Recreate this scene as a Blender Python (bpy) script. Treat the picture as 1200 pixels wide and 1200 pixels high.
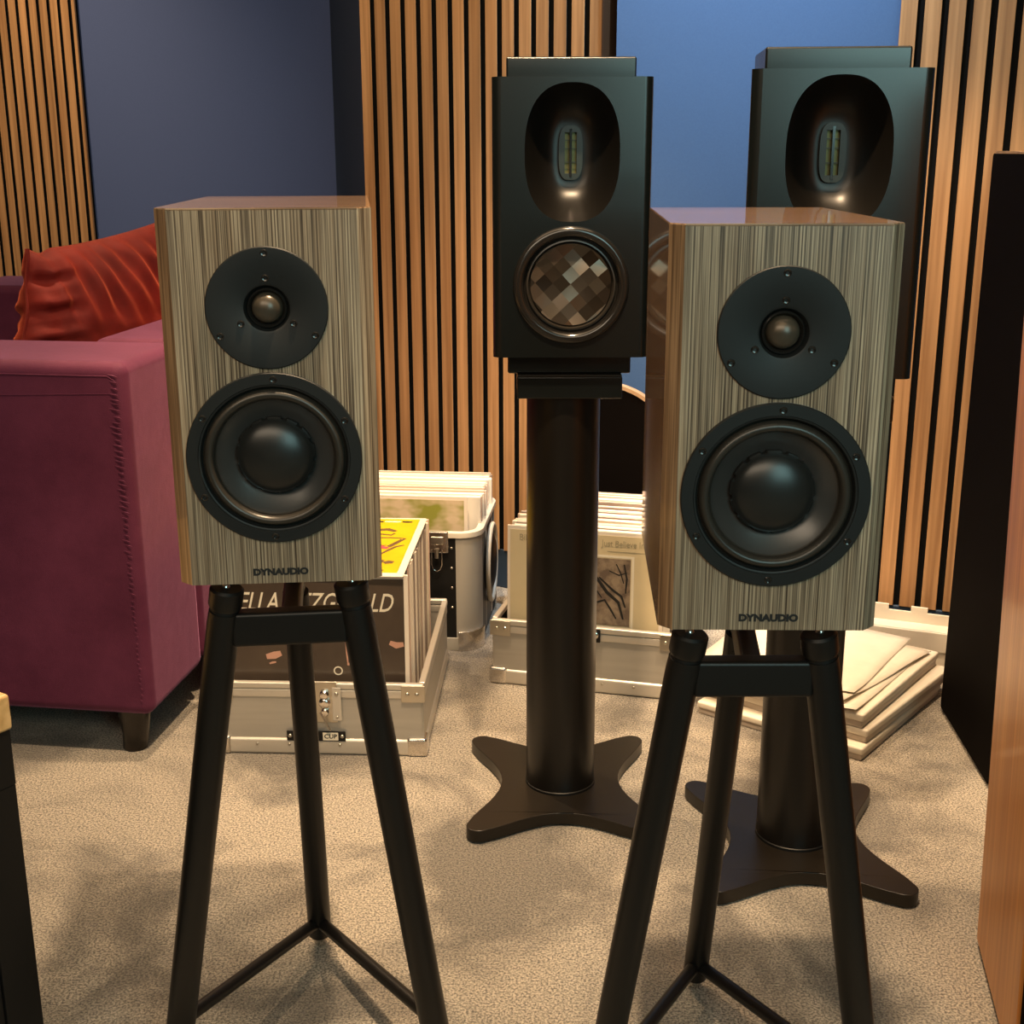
import bpy, bmesh, math, random
from mathutils import Vector, Matrix
from mathutils.geometry import tessellate_polygon
random.seed(7)
S = bpy.context.scene
for o in list(bpy.data.objects): bpy.data.objects.remove(o)
COL = S.collection
PI = math.pi
R = math.radians

# ------------------------------------------------------------------ camera
CAM_H = 1.06
cam = bpy.data.cameras.new('camera'); co = bpy.data.objects.new('camera', cam); COL.objects.link(co)
cam.lens = 1511.1 / 1200 * 36; cam.sensor_width = 36; cam.clip_start = .02
p, r = .2743, -.0021
rt = Vector((1, 0, 0)); up = Vector((0, math.sin(p), math.cos(p))); fw = Vector((0, math.cos(p), -math.sin(p)))
rt2 = rt * math.cos(r) + up * math.sin(r); up2 = up * math.cos(r) - rt * math.sin(r)
M = Matrix((rt2, up2, -fw)).transposed().to_4x4(); M.translation = (0, 0, CAM_H)
co.matrix_world = M
S.camera = co

# ------------------------------------------------------------------ world, light, exposure
S.view_settings.view_transform = 'Standard'; S.view_settings.look = 'None'
S.view_settings.gamma = 1; S.view_settings.use_curve_mapping = False
S.view_settings.exposure = 0.0
W = bpy.data.worlds.new('world'); S.world = W; W.use_nodes = True
W.node_tree.nodes['Background'].inputs[0].default_value = (.5, .42, .35, 1)
W.node_tree.nodes['Background'].inputs[1].default_value = .05
WARM = (1, .70, .42); NEUT = (1, .80, .58); TEAL = (.52, .90, .88)
def spot(loc, to, power, col, size=60, blend=.6, rad=.03):
    l = bpy.data.lights.new('spot_light', 'SPOT'); l.energy = power; l.color = col
    l.spot_size = R(size); l.spot_blend = blend; l.shadow_soft_size = rad
    o = bpy.data.objects.new('spot_light', l); COL.objects.link(o); o.location = loc
    o.rotation_euler = (Vector(to) - Vector(loc)).to_track_quat('-Z', 'Y').to_euler()
def area(loc, to, power, col, sx, sy):
    l = bpy.data.lights.new('soft_light', 'AREA'); l.energy = power; l.color = col
    l.shape = 'RECTANGLE'; l.size = sx; l.size_y = sy
    o = bpy.data.objects.new('soft_light', l); COL.objects.link(o); o.location = loc
    o.rotation_euler = (Vector(to) - Vector(loc)).to_track_quat('-Z', 'Y').to_euler()
spot((.66, 1.95, 2.50), (.74, 2.42, 0), 230, WARM, 38, .5)          # over the white boxes
spot((-.20, 2.10, 2.50), (-.15, 2.5, 0), 190, WARM, 54, .7)        # over the record cases
spot((-.95, 2.95, 2.50), (-.60, 1.9, 0), 170, WARM, 75, .6)        # behind the sofa
spot((.10, 1.15, 2.50), (.05, 1.85, 0), 240, WARM, 62, .7)         # carpet in the middle
spot((-1.9, 3.3, 2.50), (-1.9, 4.4, 1.1), 135, WARM, 90, .9)        # unseen spot added to brighten the far slats
spot((-.25, 1.9, 2.50), (-.1, 3.05, 1.3), 55, WARM, 80, .9)        # added, unseen: lifts the centre slats
spot((.52, 2.42, 2.56), (.52, 2.84, 1.6), 230, (.62, .82, 1), 56, 1)  # wash on the blue wall
area((1.05, -1.3, 1.72), (.5, 1.6, 1.0), 25, TEAL, 1.15, 1.25)       # unseen teal soft source, behind on the right
area((-.7, -.9, 2.4), (0, 1.6, .6), 44, NEUT, 2.3, 1.2)             # front fill added behind the camera
area((-.2, 1.6, 2.56), (-.2, 1.7, 0), 24, WARM, 2.2, 1.6)          # broad warm fill added under the ceiling to lift the walls

# ------------------------------------------------------------------ materials
def mat(name, base=(.5, .5, .5), rough=.5, metal=0, coat=0, coat_r=.03, sheen=0, spec=.5, noise=None, bump=None, aniso=0):
    """noise=(scale xyz, colour2, contrast lo, hi); bump=(scale xyz, strength, distance)"""
    m = bpy.data.materials.new(name); m.use_nodes = True; nt = m.node_tree; N = nt.nodes; L = nt.links
    b = N['Principled BSDF']
    b.inputs['Base Color'].default_value = (*base, 1); b.inputs['Roughness'].default_value = rough
    b.inputs['Metallic'].default_value = metal; b.inputs['Coat Weight'].default_value = coat
    b.inputs['Coat Roughness'].default_value = coat_r; b.inputs['Sheen Weight'].default_value = sheen
    b.inputs['Specular IOR Level'].default_value = spec; b.inputs['Anisotropic'].default_value = aniso
    tc = N.new('ShaderNodeTexCoord')
    def nz(sc, det=3, rough=.6):
        mp = N.new('ShaderNodeMapping'); mp.inputs['Scale'].default_value = sc; L.new(tc.outputs['Object'], mp.inputs['Vector'])
        n = N.new('ShaderNodeTexNoise'); n.inputs['Scale'].default_value = 1; n.inputs['Detail'].default_value = det
        n.inputs['Roughness'].default_value = rough; L.new(mp.outputs[0], n.inputs['Vector']); return n
    if noise:
        n = nz(noise[0]); rp = N.new('ShaderNodeValToRGB'); L.new(n.outputs['Fac'], rp.inputs[0])
        rp.color_ramp.elements[0].position = noise[2]; rp.color_ramp.elements[1].position = noise[3]
        rp.color_ramp.elements[0].color = (*noise[1], 1); rp.color_ramp.elements[1].color = (*base, 1)
        L.new(rp.outputs[0], b.inputs['Base Color'])
    if bump:
        n = nz(bump[0], 4); bp = N.new('ShaderNodeBump'); bp.inputs['Strength'].default_value = bump[1]
        bp.inputs['Distance'].default_value = bump[2]; L.new(n.outputs['Fac'], bp.inputs['Height']); L.new(bp.outputs[0], b.inputs['Normal'])
    return m

def wood(name, layers, rough=.4, coat=0, vary=0, bump=0):
    """layers: list of (scale xyz, dark, light, lo, hi, factor) mixed by multiply over the first"""
    m = bpy.data.materials.new(name); m.use_nodes = True; nt = m.node_tree; N = nt.nodes; L = nt.links
    b = N['Principled BSDF']; b.inputs['Roughness'].default_value = rough
    b.inputs['Coat Weight'].default_value = coat; b.inputs['Coat Roughness'].default_value = .04
    tc = N.new('ShaderNodeTexCoord'); oi = N.new('ShaderNodeObjectInfo')
    off = N.new('ShaderNodeVectorMath'); off.operation = 'SCALE'; off.inputs[3].default_value = 13.0 if vary else 0
    cv = N.new('ShaderNodeCombineXYZ')
    for i in range(3): L.new(oi.outputs['Random'], cv.inputs[i])
    L.new(cv.outputs[0], off.inputs[0])
    ad = N.new('ShaderNodeVectorMath'); L.new(tc.outputs['Object'], ad.inputs[0]); L.new(off.outputs[0], ad.inputs[1])
    cur = None; first = None
    for sc, c0, c1, lo, hi, fac in layers:
        mp = N.new('ShaderNodeMapping'); mp.inputs['Scale'].default_value = sc; L.new(ad.outputs[0], mp.inputs['Vector'])
        n = N.new('ShaderNodeTexNoise'); n.inputs['Scale'].default_value = 1; n.inputs['Detail'].default_value = 3
        n.inputs['Distortion'].default_value = .1 if sc[0] < 100 else 0
        L.new(mp.outputs[0], n.inputs['Vector'])
        rp = N.new('ShaderNodeValToRGB'); L.new(n.outputs['Fac'], rp.inputs[0])
        rp.color_ramp.elements[0].position = lo; rp.color_ramp.elements[1].position = hi
        rp.color_ramp.elements[0].color = (*c0, 1); rp.color_ramp.elements[1].color = (*c1, 1)
        if cur is None: cur = rp.outputs[0]; first = n
        else:
            mx = N.new('ShaderNodeMix'); mx.data_type = 'RGBA'; mx.blend_type = 'MULTIPLY'; mx.inputs[0].default_value = fac
            L.new(cur, mx.inputs[6]); L.new(rp.outputs[0], mx.inputs[7]); cur = mx.outputs[2]
    if vary:
        hs = N.new('ShaderNodeHueSaturation'); mr = N.new('ShaderNodeMapRange')
        mr.inputs[3].default_value = 1 - vary; mr.inputs[4].default_value = 1 + vary
        L.new(oi.outputs['Random'], mr.inputs[0]); L.new(mr.outputs[0], hs.inputs['Value']); L.new(cur, hs.inputs['Color']); cur = hs.outputs[0]
    L.new(cur, b.inputs['Base Color'])
    if bump:
        bp = N.new('ShaderNodeBump'); bp.inputs['Strength'].default_value = bump; bp.inputs['Distance'].default_value = .001
        L.new(first.outputs['Fac'], bp.inputs['Height']); L.new(bp.outputs[0], b.inputs['Normal'])
    return m

M_baffle = wood('striped_veneer', [((680, 10, 3.5), (.075, .050, .032), (.60, .485, .34), .36, .64, 1),
                                   ((1300, 5, 22), (.60, .56, .52), (1, 1, 1), .36, .56, .6),
                                   ((150, 5, 2), (.62, .54, .48), (1, 1, 1), .36, .56, .6),
                                   ((22, 2, 1.6), (.78, .74, .70), (1, 1, 1), .35, .6, 1)], .35, .8)
M_side = wood('veneer_warm_reflection', [((200, 500, 7), (.12, .065, .032), (.42, .25, .13), .32, .64, 1),
                                 ((30, 70, 1.6), (.6, .5, .42), (1, 1, 1), .3, .6, .8)], .35, 1)  # baffle veneer turned browner, its dark warm reflection put into the colour
M_topv = wood('cross_grain_warm_lit', [((8, 420, 200), (.22, .12, .06), (.56, .36, .22), .34, .62, 1),
                                     ((3, 60, 60), (.7, .62, .55), (1, 1, 1), .3, .6, .8)], .3, 1)  # same veneer with cross grain; warm lamplight put into its orange tone
M_slat = wood('oak_slat', [((90, 90, 2.2), (.31, .165, .072), (.51, .29, .135), .30, .66, 1),
                           ((28, 28, 1.3), (.72, .64, .56), (1, 1, 1), .30, .55, .7)], .5, 0, .12, .15)
M_cherry = wood('cherry_wood', [((10, 46, 1.1), (.50, .19, .04), (.70, .30, .075), .30, .68, 1),
                                ((40, 160, 4), (.82, .74, .66), (1, 1, 1), .35, .6, .7)], .40, .08)
M_oak = wood('pale_oak', [((6, 60, 60), (.50, .31, .12), (.72, .48, .22), .3, .68, 1)], .4)
M_ply = mat('plywood_rim', (.55, .36, .20), .5, noise=((30, 30, 30), (.42, .26, .14), .35, .65))
M_black = mat('matte_black', (.006, .006, .006), .45, spec=.35, bump=((900, 900, 900), .15, .0003))
M_blackp = mat('black_plate', (.010, .011, .011), .5, spec=.35, bump=((1500, 1500, 1500), .2, .0003))
M_rubber = mat('black_rubber', (.030, .026, .021), .32)
M_cone = mat('woofer_cone', (.040, .038, .036), .30, spec=.8)
M_cap = mat('dust_cap', (.014, .014, .013), .32, spec=.55)
M_dome = mat('tweeter_dome', (.07, .056, .04), .30, .2)
M_tube = mat('black_powder_coat', (.006, .0055, .005), .40, spec=.4, bump=((1200, 1200, 1200), .2, .0003))
M_satin = mat('satin_black_lacquer', (.004, .0055, .0055), .24, spec=.6)
M_satin2 = mat('bronze_black_lacquer', (.005, .004, .003), .36, spec=.5)
M_bmetal = mat('black_base_metal', (.011, .0085, .006), .34, spec=.4)
M_gloss = mat('gloss_black_ring', (.012, .011, .010), .16, spec=.7)
M_chrome = mat('chrome', (.75, .72, .68), .16, 1)
M_steel = mat('zinc_steel', (.62, .58, .50), .32, 1)
M_alu = mat('aluminium_sheet', (.55, .52, .46), .50, .55, noise=((3, 400, 40), (.48, .45, .40), .35, .65), bump=((40, 900, 900), .1, .0003))
M_alux = mat('aluminium_extrusion', (.66, .62, .55), .40, .6)
M_white_rim = mat('white_plastic_rim', (.74, .68, .56), .4)
M_grey = mat('grey_laminate', (.36, .34, .30), .45)
M_insert = mat('tweeter_frame', (.014, .020, .018), .4, spec=.5)
M_ribbon = mat('ribbon_foil', (.14, .13, .05), .4, .6)
M_blue = mat('blue_fabric_wall', (.058, .135, .310), .85, noise=((300, 300, 300), (.052, .122, .285), .3, .7), bump=((700, 700, 700), .25, .0005))
M_bluel = mat('slate_blue_wall', (.066, .104, .260), .85, noise=((300, 300, 300), (.060, .096, .240), .3, .7), bump=((700, 700, 700), .25, .0005))
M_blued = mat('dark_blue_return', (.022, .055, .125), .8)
M_base = mat('navy_baseboard', (.020, .040, .075), .5)
M_felt = mat('black_felt', (.004, .004, .004), .95, spec=.1)
M_plaster = mat('dim_plaster', (.20, .18, .16), .8, noise=((8, 8, 8), (.17, .15, .13), .3, .7))
M_ceil = mat('ceiling_paint', (.30, .28, .25), .8, noise=((8, 8, 8), (.27, .25, .22), .3, .7))
M_paper = mat('white_card', (.72, .66, .55), .6, noise=((14, 14, 14), (.66, .60, .50), .35, .65))
M_card_side = mat('card_edge', (.58, .50, .42), .7, noise=((20, 20, 300), (.48, .41, .34), .35, .65))
M_dark_leg = mat('dark_lacquered_leg', (.012, .008, .006), .25)
M_grille = mat('dark_grille_cloth', (.0028, .0018, .0014), .85, spec=.05, bump=((1500, 1500, 1500), .3, .0004))
M_print_w = mat('cream_print', (.78, .72, .58), .6)
M_print_k = mat('black_print', (.012, .012, .012), .5)
M_print_b = mat('brown_print', (.12, .065, .02), .6)
M_print_p = mat('pink_print', (.55, .30, .22), .6)
M_print_r = mat('red_print', (.80, .06, .08), .6)
M_print_g = mat('faded_grey_print', (.36, .31, .20), .6)
M_yellow = mat('yellow_sleeve', (.62, .44, .008), .35, noise=((12, 12, 12), (.56, .38, .006), .4, .6))
M_browncov = mat('brown_sleeve', (.085, .062, .045), .22, noise=((9, 9, 9), (.060, .044, .034), .35, .65))
M_cream = mat('cream_sleeve', (.66, .56, .36), .4, noise=((6, 6, 6), (.60, .50, .31), .35, .65))
M_leafy = mat('leaf_sleeve', (.62, .50, .34), .3, noise=((10, 10, 16), (.26, .27, .045), .40, .56))
M_photo = mat('sepia_photo', (.30, .23, .16), .4, noise=((40, 40, 40), (.14, .10, .075), .40, .62))
M_plastic = mat('sleeve_plastic', (.80, .72, .62), .22, spec=.6)

def fabric(name, c0, c1, sheen_tint, sc=6, fine=900, fold=0, sheen=1.0):
    m = bpy.data.materials.new(name); m.use_nodes = True; N = m.node_tree.nodes; L = m.node_tree.links
    b = N['Principled BSDF']; b.inputs['Roughness'].default_value = .75
    b.inputs['Sheen Weight'].default_value = sheen; b.inputs['Sheen Roughness'].default_value = .35
    b.inputs['Sheen Tint'].default_value = (*sheen_tint, 1); b.inputs['Specular IOR Level'].default_value = .25
    tc = N.new('ShaderNodeTexCoord')
    n = N.new('ShaderNodeTexNoise'); n.inputs['Scale'].default_value = sc; n.inputs['Detail'].default_value = 6; n.inputs['Roughness'].default_value = .65
    L.new(tc.outputs['Object'], n.inputs['Vector'])
    rp = N.new('ShaderNodeValToRGB'); rp.color_ramp.elements[0].position = .35; rp.color_ramp.elements[1].position = .68
    rp.color_ramp.elements[0].color = (*c0, 1); rp.color_ramp.elements[1].color = (*c1, 1)
    L.new(n.outputs['Fac'], rp.inputs[0]); L.new(rp.outputs[0], b.inputs['Base Color'])
    n2 = N.new('ShaderNodeTexNoise'); n2.inputs['Scale'].default_value = fine; L.new(tc.outputs['Object'], n2.inputs['Vector'])
    ma = N.new('ShaderNodeMath'); ma.operation = 'MULTIPLY_ADD'; ma.inputs[1].default_value = 4; L.new(n.outputs['Fac'], ma.inputs[0]); L.new(n2.outputs['Fac'], ma.inputs[2])
    bp = N.new('ShaderNodeBump'); bp.inputs['Strength'].default_value = .35; bp.inputs['Distance'].default_value = .0015
    L.new(ma.outputs[0], bp.inputs['Height']); L.new(bp.outputs[0], b.inputs['Normal'])
    return m
M_velvet = fabric('purple_velvet', (.070, .010, .032), (.115, .022, .055), (.62, .28, .48), 5, 700, 0, .6)
M_redvel = fabric('red_crushed_velvet', (.085, .003, .002), (.16, .007, .003), (1, .22, .10), 9, 900, 0, .55)

def record_mat():
    m = bpy.data.materials.new('record_sleeves'); m.use_nodes = True; N = m.node_tree.nodes; L = m.node_tree.links
    b = N['Principled BSDF']; b.inputs['Roughness'].default_value = .3
    oi = N.new('ShaderNodeObjectInfo'); rp = N.new('ShaderNodeValToRGB'); L.new(oi.outputs['Random'], rp.inputs[0])
    cr = rp.color_ramp; cr.interpolation = 'CONSTANT'
    cols = [(.80, .70, .58), (.62, .42, .32), (.84, .78, .68), (.55, .46, .36), (.78, .56, .46), (.86, .80, .70), (.30, .24, .20), (.82, .72, .60), (.70, .50, .40)]
    cr.elements[0].color = (*cols[0], 1); cr.elements[1].position = .93; cr.elements[1].color = (.75, .66, .52, 1)
    for i, c in enumerate(cols[1:], 1):
        e = cr.elements.new(i * .1 + .02); e.color = (*c, 1)
    L.new(rp.outputs[0], b.inputs['Base Color'])
    return m
M_rec = record_mat()

def carpet_mat():
    m = bpy.data.materials.new('carpet_pile'); m.use_nodes = True; N = m.node_tree.nodes; L = m.node_tree.links
    b = N['Principled BSDF']; b.inputs['Roughness'].default_value = .95; b.inputs['Specular IOR Level'].default_value = .1
    b.inputs['Sheen Weight'].default_value = .3
    tc = N.new('ShaderNodeTexCoord')
    def nz(s, d, ro=.6, dist=0):
        n = N.new('ShaderNodeTexNoise'); n.inputs['Scale'].default_value = s; n.inputs['Detail'].default_value = d
        n.inputs['Roughness'].default_value = ro; n.inputs['Distortion'].default_value = dist
        L.new(tc.outputs['Object'], n.inputs['Vector']); return n
    big = nz(3.2, 4, .6, .6); fine = nz(300, 3, .8); 
    r1 = N.new('ShaderNodeValToRGB'); r1.color_ramp.elements[0].position = .40; r1.color_ramp.elements[1].position = .56
    r1.color_ramp.elements[0].color = (.17, .147, .115, 1); r1.color_ramp.elements[1].color = (.46, .40, .315, 1); L.new(big.outputs['Fac'], r1.inputs[0])
    r2 = N.new('ShaderNodeValToRGB'); r2.color_ramp.elements[0].position = .41; r2.color_ramp.elements[1].position = .58
    r2.color_ramp.elements[0].color = (.22, .22, .22, 1); r2.color_ramp.elements[1].color = (1.55, 1.55, 1.55, 1); L.new(fine.outputs['Fac'], r2.inputs[0])
    mx = N.new('ShaderNodeMix'); mx.data_type = 'RGBA'; mx.blend_type = 'MULTIPLY'; mx.inputs[0].default_value = 1
    L.new(r1.outputs[0], mx.inputs[6]); L.new(r2.outputs[0], mx.inputs[7]); L.new(mx.outputs[2], b.inputs['Base Color'])
    bp = N.new('ShaderNodeBump'); bp.inputs['Strength'].default_value = 1; bp.inputs['Distance'].default_value = .006
    L.new(fine.outputs['Fac'], bp.inputs['Height']); L.new(bp.outputs[0], b.inputs['Normal'])
    return m
M_carpet = carpet_mat()

def checker_mat():
    """spread-tow cone: every square patch of the weave lies at its own small tilt"""
    m = bpy.data.materials.new('woven_carbon_cone'); m.use_nodes = True; N = m.node_tree.nodes; L = m.node_tree.links
    b = N['Principled BSDF']; b.inputs['Base Color'].default_value = (.30, .25, .19, 1); b.inputs['Metallic'].default_value = .75; b.inputs['Roughness'].default_value = .33
    tc = N.new('ShaderNodeTexCoord'); mp = N.new('ShaderNodeMapping'); mp.inputs['Rotation'].default_value = (0, R(42), 0); mp.inputs['Scale'].default_value = (54, 0, 54)
    L.new(tc.outputs['Object'], mp.inputs['Vector'])
    fl = N.new('ShaderNodeVectorMath'); fl.operation = 'FLOOR'; L.new(mp.outputs[0], fl.inputs[0])
    wn = N.new('ShaderNodeTexWhiteNoise'); wn.noise_dimensions = '3D'; L.new(fl.outputs[0], wn.inputs['Vector'])
    sb = N.new('ShaderNodeVectorMath'); sb.operation = 'SUBTRACT'; sb.inputs[1].default_value = (.5, .5, .5); L.new(wn.outputs['Color'], sb.inputs[0])
    sc = N.new('ShaderNodeVectorMath'); sc.operation = 'SCALE'; sc.inputs[3].default_value = .75; L.new(sb.outputs[0], sc.inputs[0])
    g = N.new('ShaderNodeNewGeometry'); ad = N.new('ShaderNodeVectorMath'); L.new(g.outputs['Normal'], ad.inputs[0]); L.new(sc.outputs[0], ad.inputs[1])
    nn = N.new('ShaderNodeVectorMath'); nn.operation = 'NORMALIZE'; L.new(ad.outputs[0], nn.inputs[0]); L.new(nn.outputs[0], b.inputs['Normal'])
    hv = N.new('ShaderNodeValToRGB'); hv.color_ramp.elements[0].color = (.022, .017, .014, 1); hv.color_ramp.elements[1].color = (.19, .16, .125, 1)
    L.new(wn.outputs['Value'], hv.inputs[0]); L.new(hv.outputs[0], b.inputs['Base Color'])
    return m
M_check = checker_mat()

# ------------------------------------------------------------------ mesh helpers
class MB:
    def __init__(s): s.v = []; s.f = []
    def add(s, vs, fs):
        k = len(s.v); s.v += [tuple(v) for v in vs]; s.f += [tuple(i + k for i in f) for f in fs]; return s
    def box(s, x0, x1, y0, y1, z0, z1, mtx=None):
        vs = [Vector((x, y, z)) for z in (z0, z1) for y in (y0, y1) for x in (x0, x1)]
        if mtx: vs = [mtx @ v for v in vs]
        return s.add(vs, [(0, 2, 3, 1), (4, 5, 7, 6), (0, 1, 5, 4), (1, 3, 7, 5), (3, 2, 6, 7), (2, 0, 4, 6)])
    def lathe(s, prof, c=(0, 0, 0), axis='y', n=64, wob=None):
        """prof: (radius, distance along the axis); caps where radius is 0"""
        rings = []; vs = []; fs = []
        for j, (ra, h) in enumerate(prof):
            if ra < 1e-7:
                rings.append([len(vs)]); vs.append((0, h)); 
                vs[-1] = (0., 0., h)
            else:
                rings.append(list(range(len(vs), len(vs) + n)))
                for i in range(n):
                    a = 2 * PI * i / n; rr = ra + (wob(j, a) if wob else 0)
                    vs.append((rr * math.cos(a), rr * math.sin(a), h))
        for a, b in zip(rings, rings[1:]):
            for i in range(n):
                j = (i + 1) % n
                if len(a) == 1 and len(b) > 1: fs.append((a[0], b[j], b[i]))
                elif len(b) == 1 and len(a) > 1: fs.append((a[i], a[j], b[0]))
                elif len(a) > 1: fs.append((a[i], a[j], b[j], b[i]))
        if axis == 'y': vs = [(c[0] + x, c[1] + h, c[2] + y) for x, y, h in vs]
        elif axis == 'x': vs = [(c[0] + h, c[1] + x, c[2] + y) for x, y, h in vs]
        else: vs = [(c[0] + x, c[1] + y, c[2] + h) for x, y, h in vs]
        return s.add(vs, fs)
    def tube(s, pts, ra, n=16, closed=False, caps=True):
        pts = [Vector(q) for q in pts]; m = len(pts); vs = []; fs = []
        ras = ra if isinstance(ra, (list, tuple)) else [ra] * m
        prev = None
        for i in range(m):
            if closed: t = pts[(i + 1) % m] - pts[i - 1]
            else: t = pts[min(i + 1, m - 1)] - pts[max(i - 1, 0)]
            t.normalize()
            if prev is None:
                a = Vector((0, 0, 1)) if abs(t.z) < .9 else Vector((1, 0, 0)); u = t.cross(a).normalized()
            else: u = (prev - t * prev.dot(t)).normalized()
            prev = u; w = t.cross(u)
            for k in range(n):
                an = 2 * PI * k / n; vs.append(pts[i] + (u * math.cos(an) + w * math.sin(an)) * ras[i])
        for i in range(m if closed else m - 1):
            for k in range(n):
                a = i * n + k; b = i * n + (k + 1) % n; c2 = ((i + 1) % m) * n + (k + 1) % n; d = ((i + 1) % m) * n + k
                fs.append((a, b, c2, d))
        if caps and not closed:
            fs.append(tuple(range(n - 1, -1, -1))); fs.append(tuple((m - 1) * n + k for k in range(n)))
        return s.add(vs, fs)
    def prism(s, out, h0, h1, plane='xy', holes=()):
        """extrude a 2D outline (with holes)"""
        loops = [list(out)] + [list(h) for h in holes]
        def P(q, h): return (q[0], q[1], h) if plane == 'xy' else ((q[0], h, q[1]) if plane == 'xz' else (h, q[0], q[1]))
        flat = [q for l in loops for q in l]; tr = tessellate_polygon([[Vector((q[0], q[1], 0)) for q in l] for l in loops])
        n = len(flat); vs = [P(q, h0) for q in flat] + [P(q, h1) for q in flat]
        fs = [tuple(t) for t in tr] + [tuple(i + n for i in reversed(t)) for t in tr]
        k = 0
        for l in loops:
            m = len(l)
            for i in range(m): fs.append((k + i, k + (i + 1) % m, k + (i + 1) % m + n, k + i + n))
            k += m
        return s.add(vs, fs)
    def build(s, name, m, parent=None, bevel=0, seg=2, smooth=True, loc=None, rot=None, ang=35):
        bm = bmesh.new(); vv = [bm.verts.new(v) for v in s.v]
        for f in s.f:
            try: bm.faces.new([vv[i] for i in f])
            except ValueError: pass
        bmesh.ops.remove_doubles(bm, verts=bm.verts, dist=1e-6)
        bmesh.ops.recalc_face_normals(bm, faces=bm.faces)
        if bevel:
            bm.normal_update()
            ed = [e for e in bm.edges if len(e.link_faces) == 2 and e.calc_face_angle(0) > R(30)]
            bmesh.ops.bevel(bm, geom=ed, offset=bevel, segments=seg, profile=.5, affect='EDGES', clamp_overlap=True)
        me = bpy.data.meshes.new(name); bm.to_mesh(me); bm.free(); me.materials.append(m)
        if smooth:
            me.shade_smooth(); me.set_sharp_from_angle(angle=R(ang))
        o = bpy.data.objects.new(name, me); COL.objects.link(o)
        if bevel: o.modifiers.new('weighted', 'WEIGHTED_NORMAL')
        if parent: o.parent = parent
        if loc: o.location = loc
        if rot is not None: o.rotation_euler = (0, 0, rot) if isinstance(rot, (int, float)) else rot
        return o

def tag(o, label, cat=None, group=None, kind=None):
    if label: o['label'] = label
    if cat: o['category'] = cat
    if group: o['group'] = group
    if kind: o['kind'] = kind
    return o
def thing(name, label, cat, loc, rz=0, group=None):
    o = bpy.data.objects.new(name, None); COL.objects.link(o); o.empty_display_size = .05
    o.location = loc; o.rotation_euler = (0, 0, rz) if isinstance(rz, (int, float)) else rz
    return tag(o, label, cat, group)
def share(name, me, parent, loc=(0, 0, 0), rot=(0, 0, 0), sc=None):
    o = bpy.data.objects.new(name, me); COL.objects.link(o); o.parent = parent; o.location = loc; o.rotation_euler = rot
    if sc: o.scale = sc
    return o
def text(body, size, m, parent, loc, rot, shear=0, bold=0, sx=1, name='lettering', sz=1, ext=.0002, align='CENTER'):
    cu = bpy.data.curves.new(name, 'FONT'); cu.body = body; cu.size = size; cu.shear = shear; cu.offset = bold; cu.extrude = ext
    cu.align_x = align; cu.align_y = 'CENTER'; cu.resolution_u = 3
    t = bpy.data.objects.new(name, cu); COL.objects.link(t); bpy.context.view_layer.update()
    me = bpy.data.meshes.new_from_object(t.evaluated_get(bpy.context.evaluated_depsgraph_get()))
    bpy.data.objects.remove(t); bpy.data.curves.remove(cu)
    me.materials.clear(); me.materials.append(m)
    o = bpy.data.objects.new(name, me); COL.objects.link(o); o.parent = parent; o.location = loc; o.rotation_euler = rot; o.scale = (sx, sz, 1)
    return o
def circ(cx, cz, ra, n=64): return [(cx + ra * math.cos(2 * PI * i / n), cz + ra * math.sin(2 * PI * i / n)) for i in range(n)]
def sup(a, b, e, n=64, cx=0, cz=0):
    o = []
    for i in range(n):
        t = 2 * PI * i / n; c, s_ = math.cos(t), math.sin(t)
        o.append((cx + a * math.copysign(abs(c) ** (2 / e), c), cz + b * math.copysign(abs(s_) ** (2 / e), s_)))
    return o
def strip(pts, w):
    """outline of a thick stroke through 2D points, tapering at both ends"""
    n = len(pts); L_, R_ = [], []
    for i, q in enumerate(pts):
        a = pts[max(i - 1, 0)]; b = pts[min(i + 1, n - 1)]; d = math.hypot(b[0] - a[0], b[1] - a[1]) or 1
        nx, ny = -(b[1] - a[1]) / d, (b[0] - a[0]) / d; ww = w * (.35 + .65 * math.sin(PI * (i + .5) / n)) / 2
        L_.append((q[0] + nx * ww, q[1] + ny * ww)); R_.append((q[0] - nx * ww, q[1] - ny * ww))
    return L_ + R_[::-1]

def strokes(par, lst, m, y=-.0031, plane='xz'):
    """every printed stroke is a part of its own"""
    for pts, w_ in lst:
        MB().prism(strip(pts, w_), y, y + .0002, plane).build('print', m, par)

# ------------------------------------------------------------------ the setting
K = 1.12                                              # the wall's scale
tag(MB().box(-4.6, 3.0, -2.6, 5.6, -.05, 0).build('floor', M_carpet, smooth=False), None, kind='structure')
HT = 2.6
tag(MB().box(-4.6, 3.0, -2.6, 5.6, HT, HT + .05).build('ceiling', M_ceil, smooth=False), None, kind='structure')
tag(MB().box(-4.65, -4.6, -2.6, 5.6, 0, HT).build('wall_left', M_plaster, smooth=False), None, kind='structure')
tag(MB().box(3.0, 3.05, -2.6, 5.6, 0, HT).build('wall_right', M_plaster, smooth=False), None, kind='structure')
tag(MB().box(-4.6, 3.0, -2.65, -2.6, 0, HT).build('wall_front', M_plaster, smooth=False), None, kind='structure')

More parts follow.
